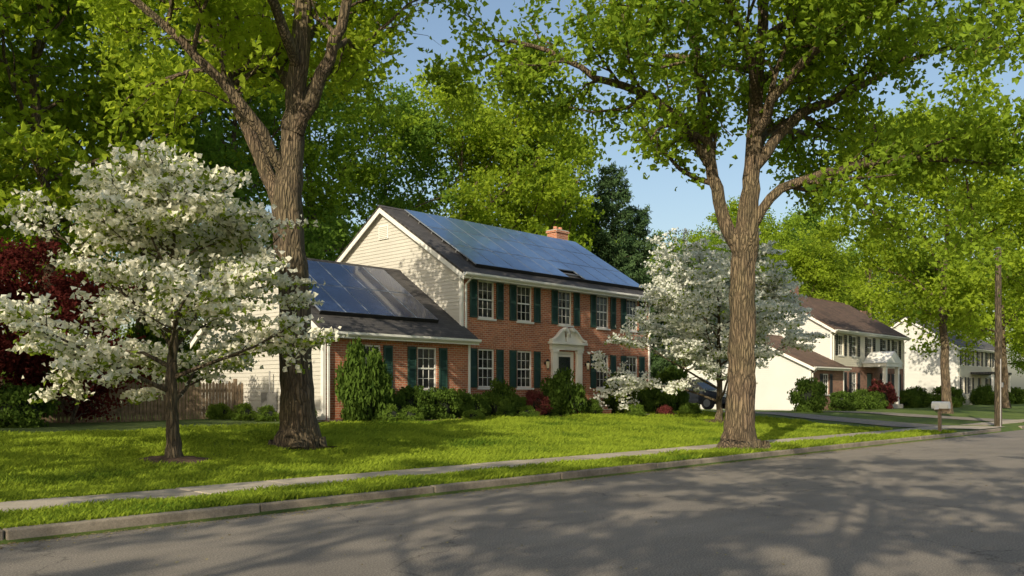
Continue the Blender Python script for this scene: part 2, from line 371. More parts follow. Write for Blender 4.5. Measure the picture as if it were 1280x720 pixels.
# generic background trees
def generic(seed,H,leaf,cfg,nl=17,bole=.28,wid=.30):
    T=Tree(seed,cfg); r=T.r
    pts=[(0,0,0)]; x=y=0
    for i in range(1,9):
        x+=r.normal()*.13; y+=r.normal()*.13; pts.append((x,y,H*i/8))
    P,Rr=T.smooth(pts,[H*.018*(1-.9*i/8)**.9 for i in range(9)],3,.02); T.tube(P,Rr,10,.05,.4)
    for k in range(nl):
        t=bole+(1-bole)*(k+.5*r.random())/nl; i=min(int(t*(len(P)-1)),len(P)-2); a=k*2.4+r.random()
        f=(t-bole)/(1-bole); prof=(math.sin(math.pi*min(1,(.18+f*.72)))**.7)
        L=H*wid*prof*r.uniform(.7,1.25)+.8
        T.branch(P[i],(math.cos(a),math.sin(a),.35+.9*f),L,Rr[i]*.5,1)
    return T
cfgG=dict(cfgO); cfgG.update(nc=[0,6,4,0],len=[0,2.8,1.5,.8],nl=[0,18,20,40],spread=(.36,.36,.24),ls=.29,leaf=1,max=3,seg=[5,6,4,3],sides=[8,5,3,3],minr=.014)
G=[]
for sd,lf in ((101,'leafB'),(102,'leafA'),(103,'leafD'),(104,'leafA')):
    T=generic(sd,18.6,lf,cfgG,nl=16); G.append(T.finish('bg_tree_mesh',lf))
cfgS=dict(cfgG); cfgS.update(nc=[0,4,3,0],len=[0,2.6,1.3,.8],nl=[0,4,18,60],ls=.22,spread=(.2,.2,.11))
TS=generic(131,15,'leafB',cfgS,nl=12,bole=.3,wid=.42); GS=TS.finish('street_tree_mesh','leafB')

i=0
for (k,x,y,h) in [
  (0,27,41,18),(2,33,43,18),(1,37.5,41,19.),(3,42.5,41,20.8),(0,47,42,18.5),(1,51.5,45,15.5),(2,22,39,19),(1,17.5,41,21),
  (1,12,35.5,21),(3,7.5,38,22),(0,4,34,20),(0,9.5,42,24),
  (0,63,41,13),(2,69,40,14),(1,75,43,17),(3,58,46,11),(0,82,45,18),(2,90,42,19),(1,97,46,20),(3,106,42,19),(0,115,38,19)]:
    place('maple_tree' if k!=1 else 'tulip_tree',G[k],(x,y,gz(x,y)-.1),i*1.7+.4,h/20); i+=1
TR=generic(171,15,'leafA',dict(cfgG,nl=[0,34,30,52],ls=.26),nl=18,bole=.33,wid=.30); GR=TR.finish('street_tree_mesh2','leafA')
place('oak_tree',GR,(52,16.5,.4),.6,1.0)
place('oak_tree',GR,(73,19,.4),2.6,.95)
place('oak_tree',GR,(92,17,.4),4.0,.95)
place('maple_tree',GR,(70,33,.4),2.,.8)
# street trees outside the view, behind and left of the camera, that shade the road and lawn
place('maple_tree',GS,(-8,-3.0,.1),.3,.95)
place('maple_tree',GS,(-19,-1.5,.1),1.9,1.05)
place('maple_tree',GS,(-7.5,11.05,.1),2.9,.8)
place('maple_tree',GS,(-20,12.2,.2),5.4,1.0)
place('maple_tree',GS,(3.5,-4.5,.1),2.4,.75)
place('maple_tree',GS,(-4,18.5,.3),.9,.7)
# distant tree mass
mass=bpy.data.objects.new('distant_trees',None); link(mass)
r=np.random.default_rng(5)
for k in range(30):
    x=-20+k*5.8+r.normal()*1.5; y=60+r.normal()*5
    h=11+r.random()*3 if 15<x<70 else (14+r.random()*4)
    o=place('distant_tree_%d'%k,G[int(r.integers(4))],(x,y,.3),r.random()*6,h/20); o.parent=mass
for k in range(10):
    x=125+r.random()*25; y=22+k*4; o=place('distant_tree_e%d'%k,G[int(r.integers(4))],(x,y,.3),r.random()*6,.95); o.parent=mass
# pine
def pine(seed,H):
    T=Tree(seed,cfgG); r=T.r; P,Rr=T.smooth([(0,0,0),(.1,0,H*.5),(0,0,H)],[.28,.17,.02],5,.01); T.tube(P,Rr,8)
    z=2.5; a=0
    while z<H-.2:
        L=(H-z)**.55*.85*r.uniform(.45,1.2)+.3
        for q in range(4):
            a+=1.57+r.normal()*.4; d=np.array([math.cos(a),math.sin(a),-.05]); l2=L*r.uniform(.6,1.25); n=int(115*l2)
            t=r.random(n)**.6; C=np.array([0,0,z+r.normal()*.15])+d*l2*t[:,None]; C[:,2]+=.3*t*t*l2; w=.14+.26*(1-t)*l2*.5
            C+=r.normal(size=C.shape)*np.stack([w,w,np.full(n,.16)],1); T.leafC.append(C)
            T.tube(np.array([[0,0,z],np.array([0,0,z])+d*l2*.9+np.array([0,0,.2*l2])]),[.04,.01],3)
        z+=.55
    T.c=dict(T.c,ls=.36,asp=.25,up=.2); return T.finish('pine_mesh','leafP')
PM=pine(9,18)
place('pine_tree',PM,(51,39,.6),0,.98); place('pine_tree',PM,(55,39.5,.6),1,.85); place('pine_tree',PM,(59,38,.6),2,.68)
# dogwoods
def dogwood(seed,H,Wd,blo,ls,extra,n=13,base=.24,nl=(0,0,26,34),up=.6):
    cfg=dict(cfgO); cfg.update(seg=[5,6,4,3],wander=[.1,.10,.14,.2],lift=[.02,.012,.0,.01],nc=[0,7,5,0],tmin=[.3,.25,.2,0],flat=[.3,.15,.2,.3],sideup=[.05,.06,.04,0],
        len=[0,1.25*Wd/6,.6*Wd/6,.4],max=3,leaf=2,nl=nl,spread=(.12,.12,.03),ls=ls,up=up,asp=.9,sides=[8,6,4,3])
    T=Tree(seed,cfg); r=T.r
    pts=[(0,0,0),(.02,.0,H*.1),(-.04,.02,H*base),(.05,0,H*.45),(0,0,H*.7),(.05,0,H*.88)]
    P,Rr=T.smooth(pts,[.125,.11,.10,.07,.045,.015],4,.012); T.tube(P,Rr,14,.07,.45); T.kids(P,Rr,0,1,.5,6)
    for k in range(n):
        f=k/(n-1); t=base*.9+(.80-base*.9)*f; i=min(int(t/.88*(len(P)-1)),len(P)-2); a=k*2.4+r.random()*.7
        L=Wd*.5*(1.0-.6*f**1.4)*r.uniform(.82,1.15)
        T.branch(P[i],(math.cos(a),math.sin(a),.42+.5*f),L,.05*(1-.4*f),1)
    return T.finish('dogwood_mesh',blo,'bark2',extra)
D1=dogwood(31,5.2,6.2,'bloom',.11,('leafDog',.24,.12),13,.30,(0,0,34,46))
place('dogwood_tree',D1,(7.34,15.7,.30),.5)
D2=dogwood(37,6.2,8.4,'bloom2',.12,('leafDog',.16,.13),18,.25,(0,0,42,58))
place('dogwood_tree',D2,(29.4,17.4,.42),1.2)
# red japanese maple
cfgR=dict(cfgG); cfgR.update(nc=[0,6,4,0],len=[0,1.1,.7,.5],nl=[0,20,30,40],spread=(.2,.2,.14),ls=.16)
TJ=generic(61,4.6,'leafR',cfgR,nl=12,bole=.10,wid=.5); JM=TJ.finish('red_maple_mesh','leafR')
place('japanese_maple',JM,(9.2,25.8,.5),0,.72); place('japanese_maple',JM,(6.6,26,.5),2,.85)
# shrubs
def shrubmesh(seed,leaf,n=7000,ls=.085):
    r=np.random.default_rng(seed); NL=42; lob=nrm(r.normal(size=(NL,3))); lob*=r.uniform(.52,.74,size=(NL,1))
    k=r.integers(NL,size=n); C=lob[k]+nrm(r.normal(size=(n,3)))*(.27*r.uniform(.4,1.15,size=(n,1))); 
    C[:,:2]*=np.where(C[:,2]<0,1.08,1.0)[:,None]; C[:,2]=(C[:,2]+.62)/1.6
    C=C[C[:,2]>.0]; V,F=leafquads(r,C,ls,.3,.7)
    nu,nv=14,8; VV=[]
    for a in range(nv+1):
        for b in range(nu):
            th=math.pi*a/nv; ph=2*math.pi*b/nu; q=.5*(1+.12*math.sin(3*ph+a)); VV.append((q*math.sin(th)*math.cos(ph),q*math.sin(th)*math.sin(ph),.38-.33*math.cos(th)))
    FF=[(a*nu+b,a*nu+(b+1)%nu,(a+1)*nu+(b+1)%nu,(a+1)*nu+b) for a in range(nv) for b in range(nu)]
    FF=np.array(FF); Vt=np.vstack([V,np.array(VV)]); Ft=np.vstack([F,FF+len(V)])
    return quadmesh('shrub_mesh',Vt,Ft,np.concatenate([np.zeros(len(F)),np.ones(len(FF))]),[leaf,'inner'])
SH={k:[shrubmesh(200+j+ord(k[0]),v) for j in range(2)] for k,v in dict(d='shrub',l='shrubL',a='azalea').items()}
def shr(name,k,x,y,r,h,ry=None):
    place(name,SH[k][int(x*7)%2],(x,y,gz(x,y)-.05),x*3.1,(r,ry or r,h*1.12))
for a in [('holly_bush','d',15.8,21.35,.95,2.3),('holly_bush','d',16.5,21.7,.7,1.7),('boxwood_bush','d',17.3,21.8,.6,.9),('boxwood_bush','d',18.2,21.9,.8,1.1),('boxwood_bush','d',19.3,21.9,.8,1.05),('boxwood_bush','d',20.2,22.0,.7,1.0),('boxwood_bush','d',21.1,22.0,.6,.85),
  ('flowering_shrub','l',16.3,20.7,.5,.55),('flowering_shrub','l',17.2,20.9,.45,.5),('flowering_shrub','l',19.9,20.9,.4,.4),('boxwood_bush','d',22.3,22.1,.75,1.3),('boxwood_bush','d',23.0,21.9,.5,.8),
  ('azalea_bush','a',23.9,21.8,.6,.95),('boxwood_bush','d',21.6,21.1,.35,.5),('boxwood_bush','d',24.4,21.6,.45,.7),('boxwood_bush','d',25.2,21.6,.95,1.7),('flowering_shrub','l',22.6,20.9,.45,.45),
  ('boxwood_bush','d',29.4,22.0,.85,1.7),('boxwood_bush','d',30.5,22.0,.75,1.1),('boxwood_bush','d',31.8,21.9,.85,1.3),('boxwood_bush','d',33.0,21.9,.9,2.0),('flowering_shrub','l',27.6,20.0,.45,.55),
  ('azalea_bush','a',29.5,19.9,.4,.5),('flowering_shrub','l',31.3,19.9,.5,.6),('boxwood_bush','d',26.6,21.3,.45,.65),
  ('hosta_plant','l',14.3,24.2,.45,.5),('hosta_plant','l',14.3,25.6,.5,.55),('hosta_plant','l',14.2,27.0,.45,.6),('hosta_plant','l',14.4,23,.4,.5),('boxwood_bush','d',14.4,22.4,.45,.7),
  ('rhododendron_bush','d',7.4,24.6,1.0,1.1),('rhododendron_bush','d',5.4,25.0,1.3,1.5),
  ('boxwood_bush','d',44.5,21,1.1,1.8),('boxwood_bush','d',53,22.8,1.,1.2),('boxwood_bush','d',57.5,23.6,1.1,1.3),('azalea_bush','a',60.6,23.4,1.1,2.0),('boxwood_bush','d',59,23.2,.9,1.2),
  ('boxwood_bush','d',66,23.6,1.0,1.3),('boxwood_bush','d',68,23.6,1.2,1.5),('boxwood_bush','d',71,22.5,1.4,1.6),('flowering_shrub','l',69.5,22,1,1),('boxwood_bush','d',86,24,1.4,1.7),('boxwood_bush','d',90,24,1.4,1.6),('boxwood_bush','d',95,24,1.4,1.6)]:
    shr(*a)
# understorey at the back of the lots
und=bpy.data.objects.new('understorey_bushes',None); link(und)
for k in range(60):
    x=-8+k*2.2+r.normal(); y=(36 if x<47 else 40)+r.normal()*1.8
    if x<16: y=33.5+r.random()*3
    h=2.4+r.random()*3
    o=place('understorey_%d'%k,SH['l' if k%3 else 'd'][k%2],(x,y,.5),r.random()*6,(2.1,2.1,h)); o.parent=und

# ---------------------------------------------------------------- ground, road, pavements
us=np.unique(np.concatenate([np.linspace(-300,-12,20),np.linspace(-12,70,83),np.linspace(70,600,30)]))
vs=np.unique(np.concatenate([np.linspace(-300,-4,14),[-3,-1.5,.7,.80],[.96,1.2,5,10.2],[10.44,10.5],np.linspace(10.8,22,25),np.linspace(22.5,45,20),np.linspace(50,600,24)]))
def ghi(x,y): return gz(x,y)+(0.025*math.sin(x*.9+y*.5)*math.sin(y*1.1-x*.3) if 13<y<30 else 0)
V=[(u,v,ghi(u,v)) for v in vs for u in us]; nu=len(us)
F=[(j*nu+i,j*nu+i+1,(j+1)*nu+i+1,(j+1)*nu+i) for j in range(len(vs)-1) for i in range(nu-1)]
me=quadmesh('ground',np.array(V),np.array(F),np.zeros(len(F)),['ground'],np.ones(len(F),bool)); link(bpy.data.objects.new('ground',me))
A=Acc(); A.face([(-250,.9,0),(500,.9,0),(500,10.32,0),(-250,10.32,0)],'asphalt'); A.make('road',recalc=False)
A=Acc()
for v0,v1 in((10.30,10.46),(.80,.96)):
    x=-60
    while x<160:
        if not (38<x<41 and v0>5): A.box(x,x+2.985,v0+RNG.normal()*.004,v1,-.05,.145+RNG.normal()*.004,'kerb')
        else: A.box(x,x+2.985,v0,v1,-.05,.04,'kerb')
        x+=3
A.make('kerb',bevel=.02)
A=Acc(); x=-60
while x<150:
    if not (37.2<x<41.2): A.box(x,x+1.485,11.62,12.74,.02,.165+RNG.normal()*.004,'walk')
    x+=1.5
A.make('sidewalk',bevel=.008)
def drive(x0,x1,ys):
    A=Acc()
    for a,b in zip(ys[:-1],ys[1:]):
        k='walk' if b<=12.8 else 'asphalt'
        A.face([(x0,a,ghi(x0,a)+.03),(x1,a,ghi(x1,a)+.03),(x1,b,ghi(x1,b)+.03),(x0,b,ghi(x0,b)+.03)],k)
    A.make('driveway',recalc=False)
drive(36.8,40.3,[10.46,11,12,12.8,13.8,15,17,19,21,23,26,32])
drive(47.5,51,[10.46,11.6,12.8,13.8,15,17,19,21,23,25])
A=Acc(); x=26.6
while x<36.7: A.box(x,x+.985,20.3,21.3,.4,.72,'walk'); x+=1
A.make('front_path',bevel=.008)
# planting beds
A=Acc()
def bed(x0,x1,y0,y1):
    n=max(2,int((x1-x0)/.6)); 
    for i in range(n):
        a=x0+(x1-x0)*i/n; b=x0+(x1-x0)*(i+1)/n
        ya=y0+.18*math.sin(a*1.3); yb=y0+.18*math.sin(b*1.3)
        A.face([(a,ya,ghi(a,ya)+.03),(b,yb,ghi(b,yb)+.03),(b,y1,ghi(b,y1)+.05),(a,y1,ghi(a,y1)+.05)],'mulch')
bed(14.9,21.4,20.9,22.7); bed(21.4,26.4,20.9,23.1); bed(28.3,34,21.5,23.1)
A.make('planting_bed',recalc=False)
def mulch_ring(x,y,R):
    A=Acc(); n=22; pts=[]; rr=[R*(1+.12*math.sin(3*t+1)+RNG.normal()*.05) for t in range(n)]
    for t in range(n):
        a=2*math.pi*t/n; b=2*math.pi*(t+1)/n; r2=rr[(t+1)%n]
        p=(x+rr[t]*math.cos(a),y+rr[t]*math.sin(a)); q=(x+r2*math.cos(b),y+r2*math.sin(b))
        A.face([(x,y,ghi(x,y)+.10),(p[0],p[1],ghi(*p)+.03),(q[0],q[1],ghi(*q)+.03)],'mulch')
    A.make('mulch_ring',recalc=False)
mulch_ring(7.34,15.7,.65); mulch_ring(29.4,17.4,.75)
# grass blades
def blades(N,x0,x1,y0,y1,ex):
    r=RNG; x=r.uniform(x0,x1,N); y=r.uniform(y0,y1,N); d=.721*x+.693*y; s_=.693*x-.721*y
    k=(r.random(N)<np.minimum(1,(11/np.maximum(d,1))**1.3))&(d>6)&(np.abs(s_/np.maximum(d,1))<.68)
    for cx,cy,R in ex: k&=((x-cx)**2+(y-cy)**2)>R*R
    x,y,d=x[k],y[k],d[k]; z=np.array([ghi(a,b) for a,b in zip(x,y)])
    tall=1+.35*np.sin(x*2.1+y)*np.sin(y*2.7-x*.8)
    s=(.045+.05*r.random(len(x)))*(1+np.maximum(d-10,0)*.02)*tall; w=.010+.0009*d
    tf=np.stack([r.normal(size=len(x))*.45,r.normal(size=len(x))*.45,np.ones(len(x))],1); tf=nrm(tf)
    a=r.random(len(x))*math.pi; b=np.stack([np.cos(a),np.sin(a),np.zeros(len(x))],1)
    B=np.stack([x,y,z-.005],1); S=s[:,None]; W=w[:,None]
    V=np.stack([B-b*W*.4,B+b*W*.4,B+tf*S*.6+b*W*.45,B+tf*S+nrm(tf*np.array([1,1,0]))*S*.25],1).reshape(-1,3)
    return V
ex=[(10.7,16.8,.62),(7.34,15.7,.62),(19.95,11.25,.55)]
Vg=np.vstack([blades(90000,-3,34,10.40,11.66,ex),blades(560000,0,34,12.70,20.9,ex)])
Fg=np.arange(len(Vg)).reshape(-1,4); me=quadmesh('lawn_grass',Vg,Fg,np.zeros(len(Fg)),['blade']); link(bpy.data.objects.new('lawn_grass',me))
# litter in the gutter and under the dogwood
n=1800; C=np.stack([RNG.uniform(0,32,n),10.28-np.abs(RNG.normal(size=n))*.16,np.full(n,.008)],1)
n2=400; C2=np.stack([RNG.uniform(2,30,n2),RNG.uniform(3,10,n2),np.full(n2,.008)],1)
V,F=leafquads(RNG,np.vstack([C,C2]),.035,6,.6); me=quadmesh('leaf_litter',V,F,np.zeros(len(F)),['litter']); link(bpy.data.objects.new('leaf_litter',me))

# ---------------------------------------------------------------- houses
def wall_front(A,x0,x1,y,z0,z1,ops,k,inward=.16):
    ops=[o[:4] for o in ops]
    xs=sorted({x0,x1,*[o[0] for o in ops],*[o[1] for o in ops]}); zs=sorted({z0,z1,*[o[2] for o in ops],*[o[3] for o in ops]})
    for a,b in zip(xs[:-1],xs[1:]):
        for c,d in zip(zs[:-1],zs[1:]):
            mx,mz=(a+b)/2,(c+d)/2
            if any(o[0]<mx<o[1] and o[2]<mz<o[3] for o in ops): continue
            A.face([(a,y,c),(b,y,c),(b,y,d),(a,y,d)],k)
    for a,b,c,d in ops:
        Y=y+inward
        A.face([(a,y,c),(b,y,c),(b,Y,c),(a,Y,c)],k); A.face([(a,y,d),(b,y,d),(b,Y,d),(a,Y,d)],k)
        A.face([(a,y,c),(a,y,d),(a,Y,d),(a,Y,c)],k); A.face([(b,y,c),(b,y,d),(b,Y,d),(b,Y,c)],k)
def window(A,x0,x1,z0,z1,y,rng,cols=3,sill=True):
    f=.06; Y=y+.05
    A.box(x0+.002,x0+f,Y,Y+.07,z0+.002,z1-.002,'white'); A.box(x1-f,x1-.002,Y,Y+.07,z0+.002,z1-.002,'white')
    A.box(x0+f,x1-f,Y,Y+.07,z1-f,z1-.002,'white'); A.box(x0+f,x1-f,Y,Y+.07,z0+.002,z0+f,'white')
    zm=(z0+z1)/2; A.box(x0+f,x1-f,Y+.005,Y+.06,zm-.025,zm+.025,'white')
    w=(x1-x0-2*f)/cols
    for i in range(1,cols): A.box(x0+f+w*i-.008,x0+f+w*i+.008,Y+.02,Y+.045,z0+f,z1-f,'white')
    for (a,b) in((z0+f,zm-.025),(zm+.025,z1-f)):
        A.box(x0+f,x1-f,Y+.022,Y+.043,(a+b)/2-.008,(a+b)/2+.008,'white')
    A.face([(x0+f,Y+.034,z0+f),(x1-f,Y+.034,z0+f),(x1-f,Y+.034,z1-f),(x0+f,Y+.034,z1-f)],'glass')
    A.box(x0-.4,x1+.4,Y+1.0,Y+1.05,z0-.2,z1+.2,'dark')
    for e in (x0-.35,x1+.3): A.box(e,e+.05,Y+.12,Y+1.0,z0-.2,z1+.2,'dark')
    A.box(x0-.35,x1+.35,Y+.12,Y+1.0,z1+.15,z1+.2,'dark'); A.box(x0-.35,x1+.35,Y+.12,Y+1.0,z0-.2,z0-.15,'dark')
    cw=(x1-x0)*rng.uniform(.16,.26)
    for a,b in((x0,x0+cw),(x1-cw,x1)):
        n=5
        for i in range(n):
            p=a+(b-a)*i/n; q=a+(b-a)*(i+1)/n; yy=Y+.14+(.03 if i%2 else 0); y2=Y+.14+(0 if i%2 else .03)
            A.face([(p,yy,z0),(q,y2,z0),(q,y2,z1),(p,yy,z1)],'curtain')
    if rng.random()<.4: 
        h=(z1-z0)*rng.uniform(.15,.4); A.face([(x0,Y+.11,z1-h),(x1,Y+.11,z1-h),(x1,Y+.11,z1),(x0,Y+.11,z1)],'curtain')
    A.box(x0-.06,x1+.06,y-.05,y+.045,z0-.07,z0-.003,'white')
def shutters(A,x0,x1,z0,z1,y,k,w=.36):
    for a in (x0-.08-w,x1+.08):
        b=a+w; A.box(a,a+.05,y-.05,y-.004,z0,z1,k); A.box(b-.05,b,y-.05,y-.004,z0,z1,k)
        for zz in (z0,(z0+z1)/2-.04,z1-.08): A.box(a+.05,b-.05,y-.045,y-.006,zz,zz+.08,k)
        z=z0+.10
        while z<z1-.1:
            A.face([(a+.05,y-.040,z),(b-.05,y-.040,z),(b-.05,y-.012,z+.045),(a+.05,y-.012,z+.045)],k); z+=.05
        A.box(a+.05,b-.05,y-.012,y-.005,z0+.08,z1-.08,k)
def clap(A,x,prof,z0,z1,k,step=.13,sgn=-1):
    z=z0
    while z<z1-.02:
        h=min(z+step,z1); a,b=prof(z); c,d=prof(h); o1=x+sgn*.024; o2=x+sgn*.006
        A.face([(o1,a,z),(o1,b,z),(o2,d,h),(o2,c,h)],k); A.face([(o1,a,z),(o1,b,z),(o2,b,z),(o2,a,z)],k); z+=step
def clapf(A,y,x0,x1,z0,z1,ops,k,step=.14):
    wall_front(A,x0,x1,y,z0,z1,ops,k); z=z0
    while z<z1-.02:
        h=min(z+step,z1); segs=[(x0,x1)]
        for o in ops:
            if o[2]<h and o[3]>z: segs=[t for s in segs for t in ((s[0],min(s[1],o[0])),(max(s[0],o[1]),s[1])) if t[1]-t[0]>.01]
        for a,b in segs:
            A.face([(a,y-.024,z),(b,y-.024,z),(b,y-.005,h),(a,y-.005,h)],k); A.face([(a,y-.024,z),(b,y-.024,z),(b,y-.005,z),(a,y-.005,z)],k)
        z+=step
def gable_block(root,x0,x1,y0,y1,z0,eave,ridge,front,side,roof,ops,rng,ov=.35,ovx=.25,shut='shutter',low=None,name='',overl=None):
    ym=(y0+y1)/2; sl=(ridge-eave)/(ym-y0)
    A=Acc()
    if low is not None:
        zz=low[0]; o1=[o for o in ops if o[2]<zz]; o2=[o for o in ops if o[2]>=zz]
        wall_front(A,x0,x1,y0,z0,zz,o1,low[1]); clapf(A,y0,x0,x1,zz,eave,o2,front)
    elif front.startswith('siding'): clapf(A,y0,x0,x1,z0,eave,ops,front)
    else: wall_front(A,x0,x1,y0,z0,eave,ops,front)
    A.face([(x0,y1,z0),(x1,y1,z0),(x1,y1,eave),(x0,y1,eave)],side)
    for X,s in((x0,-1),(x1,1)):
        A.face([(X,y0,z0),(X,y1,z0),(X,y1,eave),(X,ym,ridge-.02),(X,y0,eave)],side)
        def prof(z):
            if z<=eave: return (y0-.0,y1)
            q=(z-eave)/sl; return (min(y0+q,ym),max(y1-q,ym))
        clap(A,X,prof,z0+.25,ridge-.05,side,sgn=s)
    for X in (x0,x1):
        s=-1 if X==x0 else 1
        A.box(min(X+s*.03,X+s*.002),max(X+s*.03,X+s*.002),y0-.03,y0+.1,z0,eave-.05,'white')
        A.box(min(X,X-s*.07),max(X,X-s*.07),y0-.028,y0-.002,z0,eave-.39,'white')
    A.make(name+'walls',root)
    R=Acc(); th=.09
    ye=y0-ov; ze=eave-sl*ov; yb=y1+ov
    xa=x0-ovx; xb=x1+ovx
    if overl is not None: xb=overl
    R.ex([(ye,ze),(ym,ridge),(ym,ridge-th),(ye,ze-th)],xa,xb,roof); R.ex([(yb,ze),(ym,ridge),(ym,ridge-th),(yb,ze-th)],xa,xb,roof)
    R.ex([(ym-.16,ridge-.16*sl+.02),(ym,ridge+.025),(ym+.16,ridge-.16*sl+.02),(ym,ridge+.003)],xa-.01,xb+.01,roof)
    R.make(name+'roof',root)
    W=Acc()
    for xx in ((xa+.004,xa+.034),)+(((xb-.034,xb-.004),) if overl is None else ()):
        for yy in (ye,yb):
            q=.20; W.ex([(yy,ze-th-.002),(ym,ridge-th-.002),(ym,ridge-th-q),(yy,ze-th-q)],xx[0],xx[1],'white')
    for X0_,X1_ in ((xa+.034,x0-.03),)+(((x1+.03,xb-.034),) if overl is None else ()):
        for yy in (ye,yb): W.ex([(yy,ze-th-.01),(ym,ridge-th-.01),(ym,ridge-th-.03),(yy,ze-th-.03)],X0_,X1_,'white')
    W.box(xa+.034,xb-.034,ye+.002,y0-.004,ze-.20,ze-.17,'white')
    W.box(xa,xb,ye-.025,ye-.002,ze-.22,ze-th*.3,'white')
    g=[(ye-.15,ze-.03),(ye-.15,ze-.10),(ye-.10,ze-.15),(ye-.027,ze-.15),(ye-.027,ze-.13),(ye-.09,ze-.13),(ye-.135,ze-.09),(ye-.135,ze-.03)]
    W.ex(g,xa,xb,'white')
    W.box(x0+.02,x1-.02,y0-.045,y0-.003,eave-.38,ze-.205,'white')
    for X in ((x0+.10,) if overl is not None else (x0+.10,x1-.12)):
        W.box(X,X+.07,y0-.10,y0-.05,z0+.1,ze-.42,'white'); W.extr([(X,ye-.12,ze-.15),(X+.07,ye-.12,ze-.15),(X+.07,y0-.10,ze-.42),(X,y0-.10,ze-.42)],(0,.05,0),'white')
    W.make(name+'trim',root)
    N=Acc()
    for o in ops:
        if len(o)>4: continue
        window(N,o[0],o[1],o[2],o[3],y0,rng)
    N.make(name+'windows',root)
    S=Acc()
    for o in ops:
        if len(o)>4: continue
        shutters(S,o[0],o[1],o[2],o[3],y0,shut)
    S.make(name+'shutters',root)
def solar(root,name,x0,cols,cw,y0,z0,sl,s0,rows,rh,k,skip={}):
    A=Acc(); L=math.hypot(1,sl); ty,tz=1/L,sl/L; ny,nz=-sl/L,1/L
    def P(x,s,h): return (x,y0+ty*s+ny*h,z0+tz*s+nz*h)
    for r_ in range(rows):
        for c_ in range(cols):
            a=x0+c_*cw+.012; b=a+cw-.024; s_=s0+r_*rh+.012; t=s_+rh-.024
            if (r_,c_) in skip: s_=s_+skip[(r_,c_)]
            if t-s_<.1: continue
            base=[P(a,s_,.09),P(b,s_,.09),P(b,t,.09),P(a,t,.09)]; 
            A.extr(base,(0,ny*.04,nz*.04),'panelframe')
            f=.02; hh=.134
            A.face([P(a+f,s_+f,hh),P(b-f,s_+f,hh),P(b-f,t-f,hh),P(a+f,t-f,hh)],k)
    for r_ in range(rows):
        for q in(.3,.75): 
            s_=s0+(r_+q)*rh; A.extr([P(x0,s_,.0),P(x0+cols*cw,s_,.0),P(x0+cols*cw,s_+.04,.0),P(x0,s_+.04,.0)],(0,ny*.085,nz*.085),'metal')
    A.extr([P(x0,s0-.02,.01),P(x0+cols*cw,s0-.02,.01),P(x0+cols*cw,s0,.01),P(x0,s0,.01)],(0,ny*.13,nz*.13),'black')
    A.make(name,root)

rh=np.random.default_rng(3)
H=empty('brick_house'); Z=.68
X0=21.4
def wn(c,z0,z1,w=.84): return (c-w/2,c+w/2,Z+z0,Z+z1)
ups=[X0+1.24,X0+3.3,X0+5.7,X0+8.15,X0+10.25]
ops=[wn(c,3.62,5.0) for c in ups]+[wn(c,1.08,2.5) for c in (ups[0],ups[1],ups[3],ups[4])]
door=(X0+5.72-.55,X0+5.72+.55,Z+.38,Z+2.55,'door')
gable_block(H,X0,X0+11.5,23.06,31.96,Z-.25,Z+5.4,Z+8.2,'brick','siding','roof',ops+[door],rh)
opsw=[wn(X0-4.33,1.0,2.43,.86),wn(X0-1.95,1.0,2.43,.86)]
gable_block(H,X0-6.1,X0-.004,22.66,30.46,Z-.25,Z+3.02,Z+5.6,'brick','siding','roof',opsw,rh,name='wing_',overl=X0+.12)
slm=(2.8)/(4.45); slw=2.58/3.9
solar(H,'solar_panels',X0+.75,10,1.055,23.06,Z+5.4,slm,.12,3,1.62,'panel',{(0,5):.8})
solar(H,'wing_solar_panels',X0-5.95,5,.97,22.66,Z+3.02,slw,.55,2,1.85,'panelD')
A=Acc(); cx=X0+10.5; A.box(cx,cx+.85,27.7,28.3,Z+7.4,Z+8.6,'brick'); A.box(cx-.05,cx+.9,27.65,28.35,Z+8.603,Z+8.7,'brick'); A.box(cx-.02,cx+.87,27.68,28.32,Z+8.703,Z+8.75,'stone')
A.cyl(cx+.25,28,Z+8.753,Z+8.92,.11,.10,'brick'); A.cyl(cx+.6,28,Z+8.753,Z+8.92,.11,.10,'brick'); A.make('chimney',H)
A=Acc(); A.box(X0-.06,X0-.026,27.2,27.8,Z+6.9,Z+7.45,'white')
for i in range(7): A.box(X0-.075,X0-.062,27.25,27.75,Z+6.94+i*.07,Z+6.975+i*.07,'siding')
A.make('gable_vent',H)
# door surround
dx=X0+5.72; y=23.06; A=Acc()
for s in(-1,1):
    a=dx+s*.60; b=dx+s*.92; a,b=min(a,b),max(a,b)
    A.box(a,b,y-.12,y-.003,Z+.58,Z+2.5,'white'); A.box(a-.03,b+.03,y-.15,y-.002,Z+.36,Z+.577,'white'); A.box(a-.03,b+.03,y-.15,y-.002,Z+2.503,Z+2.6,'white')
    for q in range(3): A.box(a+.05+q*.08,a+.09+q*.08,y-.135,y-.122,Z+.65,Z+2.44,'white')
A.box(dx-1.0,dx+1.0,y-.14,y-.003,Z+2.603,Z+2.82,'white'); A.box(dx-1.1,dx+1.1,y-.26,y-.003,Z+2.823,Z+2.92,'white')
for s in(-1,1):
    top=[];bot=[]
    for i in range(11):
        t=i/10; xx=dx+s*(1.08-.90*t); zz=Z+2.93+.46*(t-.13*math.sin(2*math.pi*t)); top.append((xx,zz+.09)); bot.append((xx,zz))
    A.ey(bot+top[::-1],y-.24,y-.06,'white'); A.cyl(dx+s*.20,Z+3.42,y-.26,y-.05,.09,.09,'white',14,'y')
    A.ey([(dx+s*1.05,Z+2.925)]+[(p[0],p[1]-.004) for p in bot]+[(dx+s*.16,Z+2.925)],y-.12,y-.004,'white')
